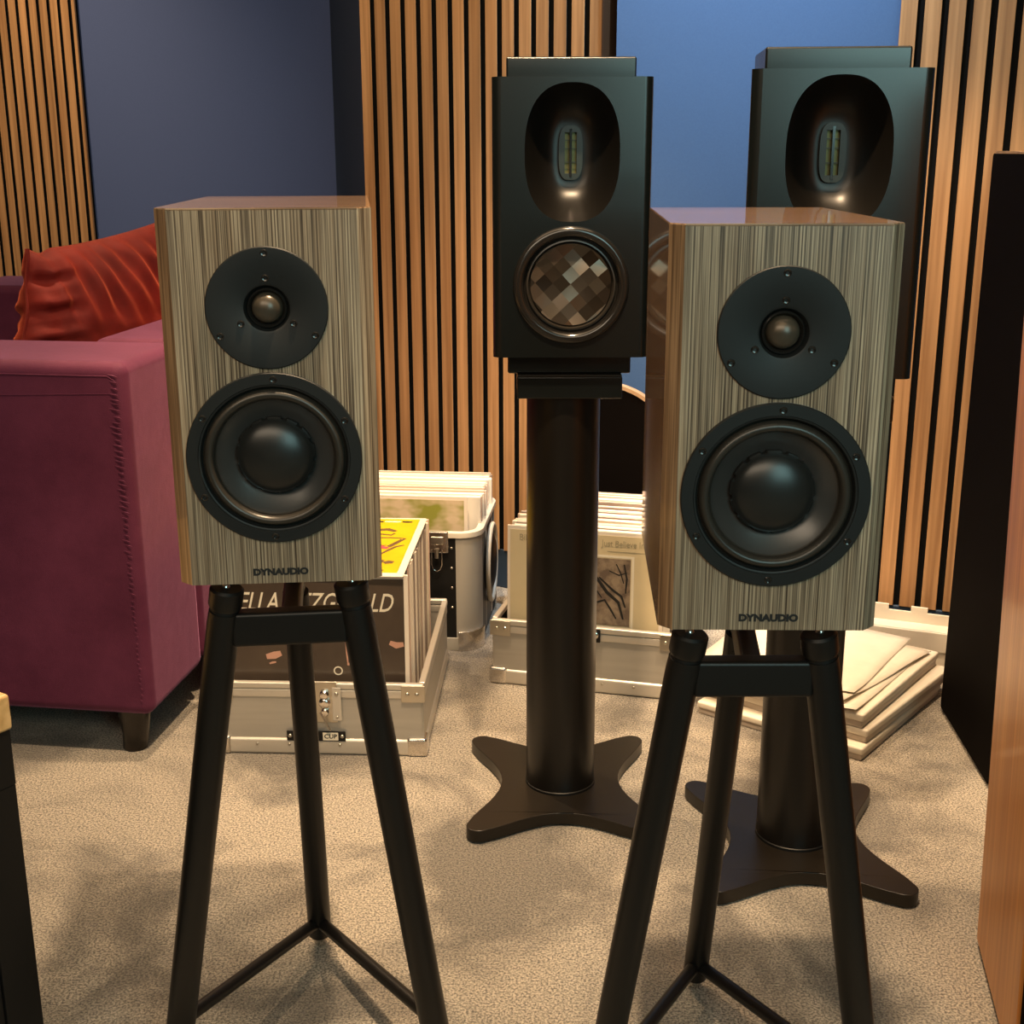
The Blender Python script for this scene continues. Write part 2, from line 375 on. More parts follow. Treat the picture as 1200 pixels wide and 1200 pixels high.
def wall_empty(name, x, y, a):
    o = bpy.data.objects.new(name, None); COL.objects.link(o); o.location = (x, y, 0); o.rotation_euler = (0, 0, a); o['kind'] = 'structure'; return o
PITCH = .04 * K; GAPW = .0118 * K; SW = PITCH - GAPW
def slats(parent, s0, n, z0, z1, y=0, depth=.009):
    """n slats beginning at s0 along local x; each its own object"""
    me = None
    for i in range(n):
        if me is None:
            o = MB().box(0, SW, -depth, 0, z0, z1).build('slat', M_slat, parent, .0008, 1); me = o.data
            me.materials.append(M_felt)                      # only the face is veneered, the sides are black
            for pl in me.polygons:
                if pl.normal.y > -.5 or abs(pl.normal.x) > .8: pl.material_index = 1
            o.location = (s0, y, 0)
        else: share('slat', me, parent, (s0 + i * PITCH, y, 0))
# centre column with slats
xc, yc = -.29393 * K, 2.91552 * K
wc = wall_empty('wall_center', xc, yc, R(-32.53))
s_first = -SW
slats(wc, s_first, 15, .10, HT)
s_end = s_first + 14 * PITCH + SW
MB().box(s_first - .002, s_end, .0005, .02, .10, HT).build('backing', M_felt, wc, smooth=False)
tag(MB().box(s_end + .0005, s_end + .004, -.014, .055, .10, HT).build('end_strip', mat('dark_walnut_edge', (.045, .022, .010), .5), wc), 'dark end face of the slatted panel')
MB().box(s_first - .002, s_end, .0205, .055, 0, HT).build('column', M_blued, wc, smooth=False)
MB().box(s_first, s_end, -.004, .0200, 0, .0995).build('baseboard', M_base, wc, .002)
# right wall: blue stretch, then slats
xr, yr = .70673 * K, 2.39066 * K; ar = R(-21.5)
wr = wall_empty('wall_back', xr, yr, ar)
s_r = -.0188 * K * 1.06 - .0 
slats(wr, -SW, 14, .10, HT)
MB().box(-SW - .001, 14 * PITCH, .0005, .015, .10, HT).build('backing', M_felt, wr, smooth=False)
MB().box(-.615, 2.2, .0155, .10, 0, HT).build('panel', M_blue, wr, smooth=False)
MB().box(-.60, 2.0, -.006, .0150, 0, .0995).build('baseboard', M_base, wr, .002)
# left: return wall, slate blue stretch, slats
al = R(-23.66)
xl, yl = -1.514 * K, 4.1386 * K
wl = wall_empty('wall_far', xl, yl, al)
nl = 16
slats(wl, -SW - (nl - 7) * PITCH, nl, .10, HT)
MB().box(6 * PITCH + GAPW, 6 * PITCH + GAPW + .012, -.008, 0, .10, HT).build('slat', M_slat, wl, .0008, 1)
MB().box(-SW - (nl - 7) * PITCH - 1.5, 6 * PITCH + GAPW + .006, .0005, .015, .10, HT).build('backing', M_felt, wl, smooth=False)
MB().box(-2.8, 1.25, .0155, .10, 0, HT).build('panel', M_bluel, wl, smooth=False)
MB().box(-2.8, 1.2, -.006, .0150, 0, .0995).build('baseboard', M_base, wl, .002)
# return face between the slate blue stretch and the column
pa = Vector((-.105 * 4.05, 3.33)); pb = Vector((-.1315 * 4.12, 4.12))
pa = Vector((xc + (s_first) * math.cos(R(-32.53)) - .004, yc + s_first * math.sin(R(-32.53)) + .012))
dv = pb - pa; nrm = Vector((dv.y, -dv.x)).normalized() * .05
if nrm.x < 0: nrm = -nrm
q = [pa, pb, pb + nrm, pa + nrm]
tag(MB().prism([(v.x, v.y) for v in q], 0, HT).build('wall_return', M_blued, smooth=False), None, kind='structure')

# ------------------------------------------------------------------ striped loudspeakers
def screw_mesh(ra):
    b = MB(); b.lathe([(ra, .0), (ra, -.0006), (ra * .78, -.0012), (ra * .45, -.0009), (ra * .40, .0006), (0, .0006)], n=16)
    o = b.build('screw', M_gloss); me = o.data; bpy.data.objects.remove(o); return me
SCREW = screw_mesh(.0034)
def striped_speaker(label, loc, yaw):
    t = thing('loudspeaker', label, 'loudspeaker', loc, yaw)
    w, h, d, ch, wb = .198, .36, .307, .0125, .182
    # carcass: sides, back, bottom following the tapering plan
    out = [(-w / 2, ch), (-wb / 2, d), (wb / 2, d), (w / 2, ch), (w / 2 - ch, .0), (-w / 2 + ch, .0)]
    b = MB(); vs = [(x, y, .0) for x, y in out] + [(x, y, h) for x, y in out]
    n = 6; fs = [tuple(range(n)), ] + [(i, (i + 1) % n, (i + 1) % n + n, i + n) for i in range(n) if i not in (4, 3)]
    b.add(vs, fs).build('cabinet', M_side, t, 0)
    MB().add([(w / 2, ch, 0), (w / 2 - ch, 0, 0), (w / 2 - ch, 0, h), (w / 2, ch, h)], [(0, 1, 2, 3)]).build('edge_facet', M_baffle, t)  # right facet only; the left one carries a dark reflection in its colour
    b = MB(); b.add([(x, y, h - .001) for x, y in out] + [(x * .995, y, h + .0012) for x, y in out], [tuple(range(n, 2 * n))] + [(i, (i + 1) % n, (i + 1) % n + n, i + n) for i in range(n)])
    b.build('top_panel', M_topv, t)
    bx = w / 2 - ch
    MB().prism([(-bx, .0), (bx, .0), (bx, h), (-bx, h)], 0, .004, 'xz', [circ(0, .270, .0560), circ(0, .1265, .0825)]).build('baffle', M_baffle, t, smooth=False)
    # tweeter
    tp = MB().lathe([(.0569, .002), (.0569, -.0018), (.0560, -.0026), (.0235, -.0026), (.0215, -.0018), (.0192, .0045), (.0178, .0065)], (0, 0, 0), n=96).build('tweeter_plate', M_blackp, t, loc=(0, 0, .270))
    MB().lathe([(.0192, .0047), (.0184, .0015), (.0170, .0005), (.0156, .0022), (.0150, .005), (.0142, .0065)], n=64).build('surround_ring', M_gloss, tp)
    MB().lathe([(.0148, .0055)] + [(.0142 * math.cos(a), .0040 - .0112 * math.sin(a)) for a in [i * PI / 20 for i in range(10)]] + [(0, -.0072)], n=48).build('dome', M_dome, tp)
    for rr in (.0508, .0280):
        for a in (90, 210, 330):
            share('screw', SCREW, tp, (rr * math.cos(R(a)), -.0026, rr * math.sin(R(a))))
    # woofer
    wf = MB().lathe([(.0835, .002), (.0835, -.0030), (.0826, -.0040), (.0725, -.0040), (.0718, -.0030), (.0710, -.0030), (.0700, -.0024), (.0690, .0020), (.0672, .0040)], n=96).build('woofer_frame', M_blackp, t, loc=(0, 0, .1265))
    sr = [(.0674 - .0105 * (1 - math.cos(a)) / 2 * 1.0, .0035 - .0085 * math.sin(a)) for a in [i * PI / 12 for i in range(13)]]
    MB().lathe([(.0690, .0022), (.0674, .0035)] + sr[1:] + [(.0560, .0045)], n=96).build('rubber_surround', M_rubber, wf)
    cone = [(.0572, .0040)] + [(.0570 - (.0570 - .034) * u, .0040 + .0165 * u ** .85) for u in [i / 10 for i in range(1, 11)]]
    MB().lathe(cone, n=96).build('cone', M_cone, wf)
    def wob(j, a): return (.0011 if math.sin(a * 13) > -.75 else -.0012) if j < 2 else 0
    dc = [(.0372, .0185), (.0368, .0120)] + [(.0366 * math.cos(a), .0125 - .0150 * math.sin(a)) for a in [i * PI / 24 for i in range(1, 12)]] + [(0, -.0025)]
    MB().lathe(dc, n=112, wob=wob).build('dust_cap', M_cap, wf)
    for k in range(6):
        a = R(90 - 60 * k - 2); share('screw', SCREW, wf, (.0772 * math.cos(a), -.0040, .0772 * math.sin(a)))
    text('DYNAUDIO', .0090, M_print_k, t, (0, -.0003, .0115), (PI / 2, 0, 0), bold=.00055, sx=1.12, name='logo')
    return t
ZL, ZR = .6478, .6388
striped_speaker('striped grey-brown veneer two-way loudspeaker on left tripod stand, in front of the purple sofa', (-.228, 1.2082, ZL), .0885)
striped_speaker('striped grey-brown veneer two-way loudspeaker on right tripod stand, its left side panel showing', (.232, 1.0991, ZR), -.021)

def taper(a, b, r0, r1, n=24): return MB().tube([a, b], [r0, r1], n)
def tripod(label, org, tops, feet, rear_top, rear_foot, ztop):
    """org floor point; world points turned local"""
    t = thing('tripod_speaker_stand', label, 'speaker stand', org)
    O = Vector(org); L_ = lambda v: Vector(v) - O
    za = ztop - .022
    def leg(top, foot):
        a, b = L_(top), L_(foot); dr = (b - a).normalized()
        g = MB().tube([a + dr * .0165, a + dr * .03, b - dr * .03, b - dr * .016], [.0160, .0168, .0168, .0168], 28).build('leg', M_tube, t, ang=30)
        MB().tube([a + dr * .009, a + dr * .0175], [.0140, .0150], 28).build('groove', M_black, g)
        MB().tube([a - dr * .010, a - dr * .0075, a + dr * .009, a + dr * .0125], [.0150, .0174, .0174, .0160], 28).build('collar', M_tube, g)
        f = MB().tube([b - dr * .016, b - dr * .004, b], [.013, .010, .006], 20).build('foot', M_chrome, g); tag(f, 'chrome foot')
        s_ = MB().lathe([(0, 0), (.0045, 0), (.0045, .005), (.0032, .007), (.0058, .010), (.0048, .0145), (0, .0147)], (a.x, a.y, a.z + .006), 'z', 20).build('spike', M_chrome, g); tag(s_, 'chrome spike under the cabinet')
        return g
    for a, b in zip(tops, feet): leg(a, b)
    leg_r = MB().tube([L_(rear_top), L_(rear_top) + (L_(rear_foot) - L_(rear_top)) * .96], [.0150, .0158], 28).build('leg', M_tube, t)
    e = L_(rear_foot) - L_(rear_top); b = L_(rear_foot)
    MB().tube([L_(rear_top) + e * .96, b - e.normalized() * .004], [.0130, .0085], 20).build('foot', M_chrome, leg_r)
    pt = L_(rear_top)
    MB().tube([(pt.x, pt.y, pt.z - .02), (pt.x, pt.y, ztop - .002)], .0112, 24).build('post', M_satin, leg_r)
    # front crossbar, bar to the back, low struts
    a, b = L_(tops[0]), L_(tops[1]); m = (a + b) / 2; fa, fb = L_(feet[0]), L_(feet[1])
    k = .055; a2 = a + (fa - a) * k; b2 = b + (fb - b) * k; x = (b2 - a2).normalized(); y = Vector((-x.y, x.x, 0))
    mt = Matrix.Translation((a2 + b2) / 2) @ Matrix((x, y, Vector((0, 0, 1)))).transposed().to_4x4()
    ln = (b2 - a2).length / 2 - .010
    MB().box(-ln, ln, -.011, .011, -.020, .016, mt).build('crossbar', M_tube, t, .004, 3)
    c = (a2 + b2) / 2; dr = (pt - c); dr.z = 0; L2 = dr.length; y = dr.normalized(); x = Vector((y.y, -y.x, 0))
    mt = Matrix.Translation(c) @ Matrix((x, y, Vector((0, 0, 1)))).transposed().to_4x4()
    MB().box(-.010, .010, .012, L2 + .004, -.022, .008, mt).build('back_bar', M_tube, t, .003, 2)
    rb = L_(rear_top) + e * .925
    for a, f in zip(tops, feet):
        q_ = L_(a) + (L_(f) - L_(a)) * (.875)
        MB().tube([rb, q_], .0083, 16).build('strut', M_tube, t)
    return t
tripod('black tripod stand carrying the left striped loudspeaker', (-.24, 1.36, 0),
       [(-.290, 1.236, .6245), (-.163, 1.242, .6285)], [(-.4025, 1.30, 0), (-.0835, 1.30, 0)], (-.252, 1.42, .565), (-.2665, 1.56, 0), ZL)
tripod('black tripod stand carrying the right striped loudspeaker', (.24, 1.26, 0),
       [(.165, 1.127, .6165), (.287, 1.127, .6165)], [(.083, 1.19, 0), (.396, 1.19, 0)], (.246, 1.31, .556), (.238, 1.465, 0), ZR)

# ------------------------------------------------------------------ black horn loudspeakers
def horn_speaker(label, loc, yaw):
    t = thing('horn_loudspeaker', label, 'loudspeaker', loc, yaw)
    w, h, d, r_ = .229, .396, .26, .013
    zc, zw = h - .1035, h - .290
    out = [(w / 2 - r_ + r_ * math.sin(a), r_ - r_ * math.cos(a)) for a in [i * PI / 16 for i in range(9)]]
    out = out + [(w / 2 - .058, d), (-w / 2 + .058, d)] + [(-x, y) for x, y in reversed(out)]
    n = len(out); b = MB(); vs = [(x, y, 0) for x, y in out] + [(x, y, h) for x, y in out]
    fs = [tuple(range(n)), tuple(range(2 * n - 1, n - 1, -1))] + [(i, i + 1, i + 1 + n, i + n) for i in range(n - 1)]
    b.add(vs, fs).build('cabinet', M_satin, t, ang=40)
    bx = w / 2 - r_
    ho = sup(.0680, .0960, 2.45, 72, 0, zc); hi = sup(.0175, .0385, 3.2, 72, 0, zc)
    MB().prism([(-bx, 0), (bx, 0), (bx, h), (-bx, h)], 0, .004, 'xz', [ho, circ(0, zw, .0845)]).build('baffle', M_satin, t, smooth=False)
    b = MB(); rings = 14; vs = []; fs = []
    for j in range(rings + 1):
        u = j / rings; s_ = u
        dy = .062 * (1 - (1 - u) ** 2.3)
        if j == 0: dy = 0
        for k in range(72): vs.append((ho[k][0] + (hi[k][0] - ho[k][0]) * s_, dy, ho[k][1] + (hi[k][1] - ho[k][1]) * s_))
    for j in range(rings):
        for k in range(72): fs.append((j * 72 + k, j * 72 + (k + 1) % 72, (j + 1) * 72 + (k + 1) % 72, (j + 1) * 72 + k))
    b.add(vs, fs).build('horn', M_satin2, t, ang=60)
    slot = lambda x: [(x - .0035, zc - .029), (x + .0035, zc - .029), (x + .0035, zc + .029), (x - .0035, zc + .029)]
    tw = MB().prism(hi, .054, .066, 'xz', [slot(-.0052), slot(.0052)]).build('ribbon_tweeter', M_insert, t, .0012, 2)
    MB().box(-.0090, .0090, .064, .0655, zc - .030, zc + .030).build('foil', M_ribbon, tw)
    MB().box(-.0017, .0017, .0525, .054, zc - .034, zc + .034).build('centre_rib', M_gloss, tw)
    b = MB()
    for zz in (-.013, .006, .018): b.box(-.0088, .0088, .0575, .0585, zc + zz - .0006, zc + zz + .0006)
    b.build('crossbar', M_insert, tw)
    # woofer
    ring = [(.0848, .002)] + [(.0775 + .0075 * math.cos(a), -.0002 - .0060 * math.sin(a)) for a in [i * PI / 10 for i in range(11)]] + [(.0690, .006), (.0665, .008)]
    wf = MB().lathe(ring, n=96).build('woofer_ring', M_gloss, t, loc=(0, 0, zw))
    gk = [(.0668, .008), (.0650, .004), (.0630, .0035), (.0618, .009), (.0600, .012)]
    MB().lathe(gk, n=96).build('gasket', M_rubber, wf)
    cn = [(.0600, .009), (.0592, .0080)] + [(.0585 * (1 - u), .0085 + .009 * math.sin(u * PI / 2)) for u in [i / 8 for i in range(1, 8)]] + [(0, .0178)]
    o = MB().lathe(cn, n=96).build('cone', M_check, wf); tag(o, 'woven cone in brown and silver squares')
    # stepped caps above and below
    MB().box(-.094, .094, .055, .205, h + .0003, h + .030).build('top_block', M_satin, t, .003, 2)
    MB().box(-.093, .093, .035, .175, -.030, -.0003).build('bottom_block', M_satin, t, .003, 2)
    return t
def column_stand(label, loc, yaw, ztop):
    t = thing('column_speaker_stand', label, 'speaker stand', loc, yaw)
    # star shaped base: four rounded feet with concave sides
    a, b = .155, .172; out = []
    cs = [(a, b), (-a, b), (-a, -b), (a, -b)]
    rt_ = .020
    for q in range(4):
        cx, cy = cs[q]; nx, ny = cs[(q + 1) % 4]
        cx, cy = cx - math.copysign(rt_, cx), cy - math.copysign(rt_, cy); nx, ny = nx - math.copysign(rt_, nx), ny - math.copysign(rt_, ny)
        an = math.atan2(cy, cx)
        for k in range(9):
            th = an + R(-80 + 160 * k / 8); out.append((cx + rt_ * math.cos(th), cy + rt_ * math.sin(th)))
        mx, my = (cx + nx) / 2, (cy + ny) / 2; l = math.hypot(mx, my); tx, ty = nx - cx, ny - cy
        dip = .066
        e0 = out[-1]; th2 = math.atan2(ny, nx) - R(80); e1 = (nx + rt_ * math.cos(th2), ny + rt_ * math.sin(th2))
        for k in range(1, 16):
            u = k / 16; px, py = e0[0] + (e1[0] - e0[0]) * u, e0[1] + (e1[1] - e0[1]) * u
            sg = math.sin(PI * u) ** 1.25 * dip * .80
            out.append((px - mx / l * sg, py - my / l * sg))
    MB().prism(out, .003, .024).build('base_plate', M_bmetal, t, .0025, 2)
    MB().lathe([(.0575, .0245), (.0575, .600), (.0575, ztop - .0662)], (0, 0, 0), 'z', 64).build('column', M_satin2, t)
    MB().lathe([(0, .024), (.059, .024), (.059, .028), (.0577, .029)], (0, 0, 0), 'z', 64).build('column_foot', M_black, t)
    MB().box(-.073, .086, -.070, .080, ztop - .066, ztop - .0325).build('top_plate', M_satin, t, .002, 2)
    MB().box(-.072, .085, -.069, .079, ztop - .0323, ztop - .0303).build('pad', M_rubber, t)
    return t
ZB = .762
horn_speaker('black horn loudspeaker with checkered woofer fully in view, standing before the slatted wall', (.087, 1.905, ZB), 0)
column_stand('black column stand with star base, left of the right tripod stand', (.081, 1.995, 0), 0, ZB)
horn_speaker('black horn loudspeaker half hidden behind the right striped loudspeaker', (.4215, 1.720, ZB), R(-5))
column_stand('black column stand with star base behind the right tripod stand', (.441, 1.815, 0), R(-2), ZB)

# ------------------------------------------------------------------ sofa and cushion
sf = thing('sofa', 'purple velvet sofa on dark legs beside the record case, cushion on it', 'sofa', (-.64, 2.11, 0), R(-8))
def soft(b, name, bev=.028, lvl=0):
    return b.build(name, M_velvet, sf, bev, 5, ang=60)
ZA = .722
soft(MB().box(-1.0, 0, 0, .252, .086, ZA), 'armrest', .022)
soft(MB().box(-.182, -.004, .258, 1.150, .090, ZA), 'backrest', .022)
soft(MB().box(-1.0, 0, 1.156, 1.44, .086, ZA), 'armrest', .022)
soft(MB().box(-.985, -.188, .258, 1.150, .090, .300), 'seat_base', .012)
soft(MB().box(-1.0, -.188, .260, 1.148, .302, .445), 'seat_cushion', .035)
for lx, ly in ((-.06, .055), (-.94, .055), (-.06, 1.38), (-.94, 1.38)):
    MB().tube([(lx - .004 * (-1 if lx < -.5 else 1), ly, .0), (lx, ly, .03), (lx, ly, .09)], [.022, .024, .032], 20).build('leg', M_dark_leg, sf)
# gathered seam down the near corner and across the arm front
b = MB()
for i in range(60):
    z = .700 - i * .0098; k = max(0, 1 - i / 45) ** .8; ln = .004 + .022 * k * random.uniform(.35, 1); x0 = -.016 + random.uniform(-.002, .002); z += random.uniform(-.002, .002)
    b.tube([(x0 - ln * .75, -.0012 + .002 * (1 - k) * 0, z + ln * .18), (x0, -.0018 - .0006 * k, z), (x0 + ln * .35, -.0008, z - .002)], [.0002, .0007 + .0008 * k, .0003], 6)
o = b.build('gathered_seam', M_velvet, sf, ang=80); tag(o, 'row of small gathers at the corner seam', kind='stuff')
MB().tube([(-.985, -.0005, ZA - .022), (-.5, -.0012, ZA - .021), (-.03, -.0005, ZA - .0225), (-.018, .0005, ZA - .030)], .0011, 8).build('piping', M_velvet, sf)
MB().tube([(-.985, -.0003, ZA - .060), (-.6, -.0008, ZA - .055), (-.3, -.001, ZA - .060), (-.03, -.0005, ZA - .052)], .0007, 8).build('crease', M_velvet, sf)

def cushion():
    nu, nv = 90, 60; vs = []; fs = []
    hw, hh, th = .265, .225, .078
    for side in (1, -1):
        for i in range(nu + 1):
            for j in range(nv + 1):
                u, v = i / nu * 2 - 1, j / nv * 2 - 1
                pin = (1 - .10 * (1 - u * u)) ; pin2 = (1 - .09 * (1 - v * v))
                x = u * hw * (1 - .07 * (1 - v * v) * abs(u) ** 3) + v * hh * .42 * max(0, -u); z = v * hh * (1 - .07 * (1 - u * u) * abs(v) ** 3)
                t_ = th * (max(0, 1 - abs(u) ** 2.6) ** .55) * (max(0, 1 - abs(v) ** 2.6) ** .55)
                edge = max(0, 1 - (1 - abs(u)) * 3.2)
                fold = (math.sin(v * 17 + u * 7 + 1.3 * math.sin(v * 7)) * .007 + math.sin(v * 9 - u * 13) * .007) * (.18 + edge) * (t_ / th)
                pl = max(0, 1 - (u + 1) / .55); fold += pl * (.011 * math.sin(v * 19 + 2 * u) + .006 * math.sin(v * 41 + 5 * u)) * min(1, t_ / th * 2.2)
                fold += math.exp(-((v - .62) / .4) ** 2) * .008 * math.sin(u * 30 + v * 9) * (t_ / th)
                fold += math.sin(u * 17 + v * 3 + 2 * math.sin(u * 5)) * .0045 * max(0, abs(v)) * (t_ / th)
                # the near end sags and lifts into an ear at the top corner
                zz = z - .012 * (1 - u) * (max(0, v)) - .016 * math.exp(-((u + .80) / .12) ** 2) * max(0, v) * .6
                vs.append((x, side * (t_ + fold) , zz))
        base = 0 if side == 1 else (nu + 1) * (nv + 1)
        for i in range(nu):
            for j in range(nv):
                a = base + i * (nv + 1) + j; f = (a, a + nv + 1, a + nv + 2, a + 1); fs.append(f if side == -1 else f[::-1])
    b = MB(); b.add(vs, fs); return b
cu = thing('cushion', 'crushed red velvet cushion lying on the purple sofa', 'cushion', (-.852, 2.735, .682), (R(-10), R(-2), R(64)))
cushion().build('cushion_cover', M_redvel, cu, ang=180)
b = MB(); pts = []
for j in range(31):
    v = j / 30 * 2 - 1; pts.append((-.263 * (1 - .07 * (1 - v * v)) + v * .225 * .42, -.004 + .003 * math.sin(v * 12), v * .222 - .024 * max(0, v)))
b.tube(pts, .0040, 8).build('piping', M_redvel, cu)

# ------------------------------------------------------------------ record cases
def rec_mesh(name, m, w=.316, h=.316, th=.0042):
    o = MB().box(-w / 2, w / 2, -th / 2, th / 2, 0, h).build(name, m, None, .0012, 1); me = o.data; bpy.data.objects.remove(o); return me
REC = [rec_mesh('record', M_rec, .316 + dx, .316 + dz, tt) for dx, dz, tt in ((0, 0, .004), (.004, .006, .005), (-.003, -.002, .0035), (.006, .003, .005))]
def records(case, n, y0, y1, x0, z0, label, group, rz, lean=.06, jit=.004, cat='record'):
    """individual sleeves in world space, standing in a case whose local frame is case"""
    mw = Matrix.Translation(case.location) @ Matrix.Rotation(case.rotation_euler[2], 4, 'Z')
    for i in range(n):
        y = y0 + (y1 - y0) * i / (n - 1)
        o = bpy.data.objects.new('record', REC[random.randrange(4)]); COL.objects.link(o)
        o.location = mw @ Vector((x0 + random.uniform(-jit, jit), y, z0))
        o.rotation_euler = (-lean * (i / n) - 0.01, random.uniform(-.004, .004), case.rotation_euler[2] + random.uniform(-.008, .008))
        if i == n - 1: tag(o, label.replace('record in', 'rearmost record of').replace(', edge of its sleeve facing up', ', top edge in view'), cat, group)
        else: tag(o, label, cat, group)
    return mw

RIV = MB().lathe([(0, -.0022), (.0022, -.0018), (.0036, -.0006), (.0038, 0)], n=12).build('rivet', M_steel); RIVM = RIV.data; bpy.data.objects.remove(RIV)
def open_tray(t, w, d, h, side_mount=True):
    """aluminium flight-case half: panels, extrusions, corner pieces; local origin = front left floor corner"""
    th = .008
    z0 = .004
    fr = MB().box(.004, w - .004, .001, th, z0 + .02, h - .006).build('front_panel', M_alu, t)
    MB().box(w - th, w - .001, .004, d - .004, z0 + .02, h - .006).build('side_panel', M_alu, t)
    MB().box(.001, th, .004, d - .004, z0 + .02, h - .006).build('side_panel', M_alu, t)
    MB().box(.004, w - .004, d - th, d - .001, z0 + .02, h - .006).build('back_panel', M_alu, t)
    MB().box(.004, w - .004, .004, d - .004, z0, z0 + .006).build('bottom_panel', M_black, t)
    # lining
    b = MB(); b.box(th + .0003, w - th - .0003, th + .0003, th + .002, z0 + .006, h - .010)
    b.box(w - th - .002, w - th - .0003, th + .002, d - th - .002, z0 + .006, h - .010)
    b.box(th + .0003, th + .002, th + .002, d - th - .002, z0 + .006, h - .010).build('lining', M_felt, t)
    # extrusions: rim, bottom edge, uprights
    for nm, (x0, x1, y0, y1) in {'a': (0, w, -.002, .010), 'b': (0, w, d - .010, d + .002), 'c': (-.002, .010, .010, d - .010), 'd': (w - .010, w + .002, .010, d - .010)}.items():
        MB().box(x0, x1, y0, y1, h - .012, h).build('rim_edge', M_alux, t, .0025, 2)
        e = MB(); e.box(x0 + .001, x1 - .001, y0 + .0008, y1 - .0008, h - .028, h - .0135).build('ribbed_edge', M_alux, t, .001, 1)
        MB().box(x0, x1, y0 - (0 if nm != 'a' else .0015), y1, 0, .032).build('bottom_edge', M_alux, t, .006, 3)
    for x in (0, w):
        s_ = 1 if x == 0 else -1
        pl = MB().box(min(x - s_ * .003, x + s_ * .040), max(x - s_ * .003, x + s_ * .040), -.0042, -.0022, h - .034, h - .002).build('corner_plate', M_steel, t, .0008, 1)
        for dx in (.012, .029): share('rivet', RIVM, pl, (x + s_ * dx, -.0042, h - .018))
        MB().box(min(x - s_ * .005, x + s_ * .032), max(x - s_ * .005, x + s_ * .032), -.006, .030, -.0005, .036).build('corner_cap', M_chrome, t, .006, 3)
    for x in (.08, w * .36, w * .60, w - .09): share('rivet', RIVM, t, (x, -.0040, .021), sc=(.7, .7, .7))
    return t
def latch(t, x, h, plate=True):
    g = MB().box(x - .034, x + .034, -.0050, -.0022, h - .075, h + .004).build('latch', M_steel, t, .001, 1)
    for dx in (-.034, .034):
        MB().box(x + dx - .008, x + dx + .008, -.0075, -.0055, h - .070, h - .006).build('strap', M_alux, g, .001, 1)
        share('rivet', RIVM, g, (x + dx, -.0075, h - .018)); share('rivet', RIVM, g, (x + dx, -.0075, h - .063), sc=(.7, .7, .7))
    for zz, rr in ((.020, .009), (.036, .0105), (.054, .008)):
        MB().lathe([(rr, -.0050), (rr, -.009), (rr * .7, -.012), (rr * .4, -.0125), (0, -.0122)], (x + .012, 0, h - zz), n=20).build('boss', M_chrome, g)
    MB().tube([(x + .004, -.014, h - .052), (x + .022, -.010, h - .088)], .0014, 8).build('lever', M_chrome, g)
    if plate:
        q = MB().box(x - .060, x + .047, -.0050, -.0022, h - .112, h - .092).build('name_plate', M_black, t, .0008, 1)
        for dx in (-.054, .041): share('rivet', RIVM, q, (x + dx, -.0050, h - .102))
        text('C', .014, M_print_w, q, (x - .042, -.0053, h - .102), (PI / 2, 0, 0), bold=.0003)
        MB().box(x + .006, x + .034, -.0056, -.0052, h - .1095, h - .0945).build('badge', M_print_w, q)
        text('CUP', .012, M_print_k, q, (x + .020, -.0058, h - .102), (PI / 2, 0, 0), bold=.0002)

# case A: front left, beside the sofa
Aw, Ad, Ah = .385, .46, .140
A = thing('record_case', 'open aluminium flight case of records beside the sofa, yellow sleeve on top', 'record case', (-.5435, 2.150, 0), R(-2.5))
open_tray(A, Aw, Ad, Ah); latch(A, .195, Ah)
mwA = records(A, 46, .045, .415, .192, .011, 'record in the front left case, edge of its sleeve facing up', 'records packed in the front left case', R(-2.5), .02)
def front_record(name, label, mw, x, y, z, rz, m, w=.318, h=.318, lean=0, flat=None):
    t = thing(name, label, 'record', mw @ Vector((x, y, z)), (lean, 0, rz))
    s_ = MB().box(-w / 2, w / 2, -.002, .002, 0, h).build('sleeve', M_plastic, t, .001, 1)
    MB().box(-w / 2 + .006, w / 2 - .008, -.0028, -.0021, .004, h - .008).build('cover', m, t)
    return t
fa = front_record('record', 'dark brown record sleeve with cream italic title, front of the left case', mwA, .192, .030, .011, R(-2.5), M_browncov, .330, .322, -.03)
text('ELLA FITZGERALD', .049, M_print_w, fa, (-.004, -.0031, .268), (PI / 2, 0, 0), shear=.35, bold=.0002, sx=.70, name='title', sz=1.0)
strokes(fa, [([(-.115, .205), (-.09, .208), (-.065, .212)], .006), ([(-.095, .165), (-.08, .168), (-.068, .172)], .014), ([(.13, .195), (.142, .190), (.155, .192)], .012), ([(.05, .20), (.052, .17), (.053, .155)], .003), ([(.052, .152), (.06, .155), (.07, .156)], .006), ([(-.09, .152), (-.084, .154), (-.078, .155)], .004)], M_print_p)
MB().lathe([(.0085, -.0031), (.0060, -.0031)], (.035, 0, .040 + .10), n=24).build('print', M_print_w, fa)
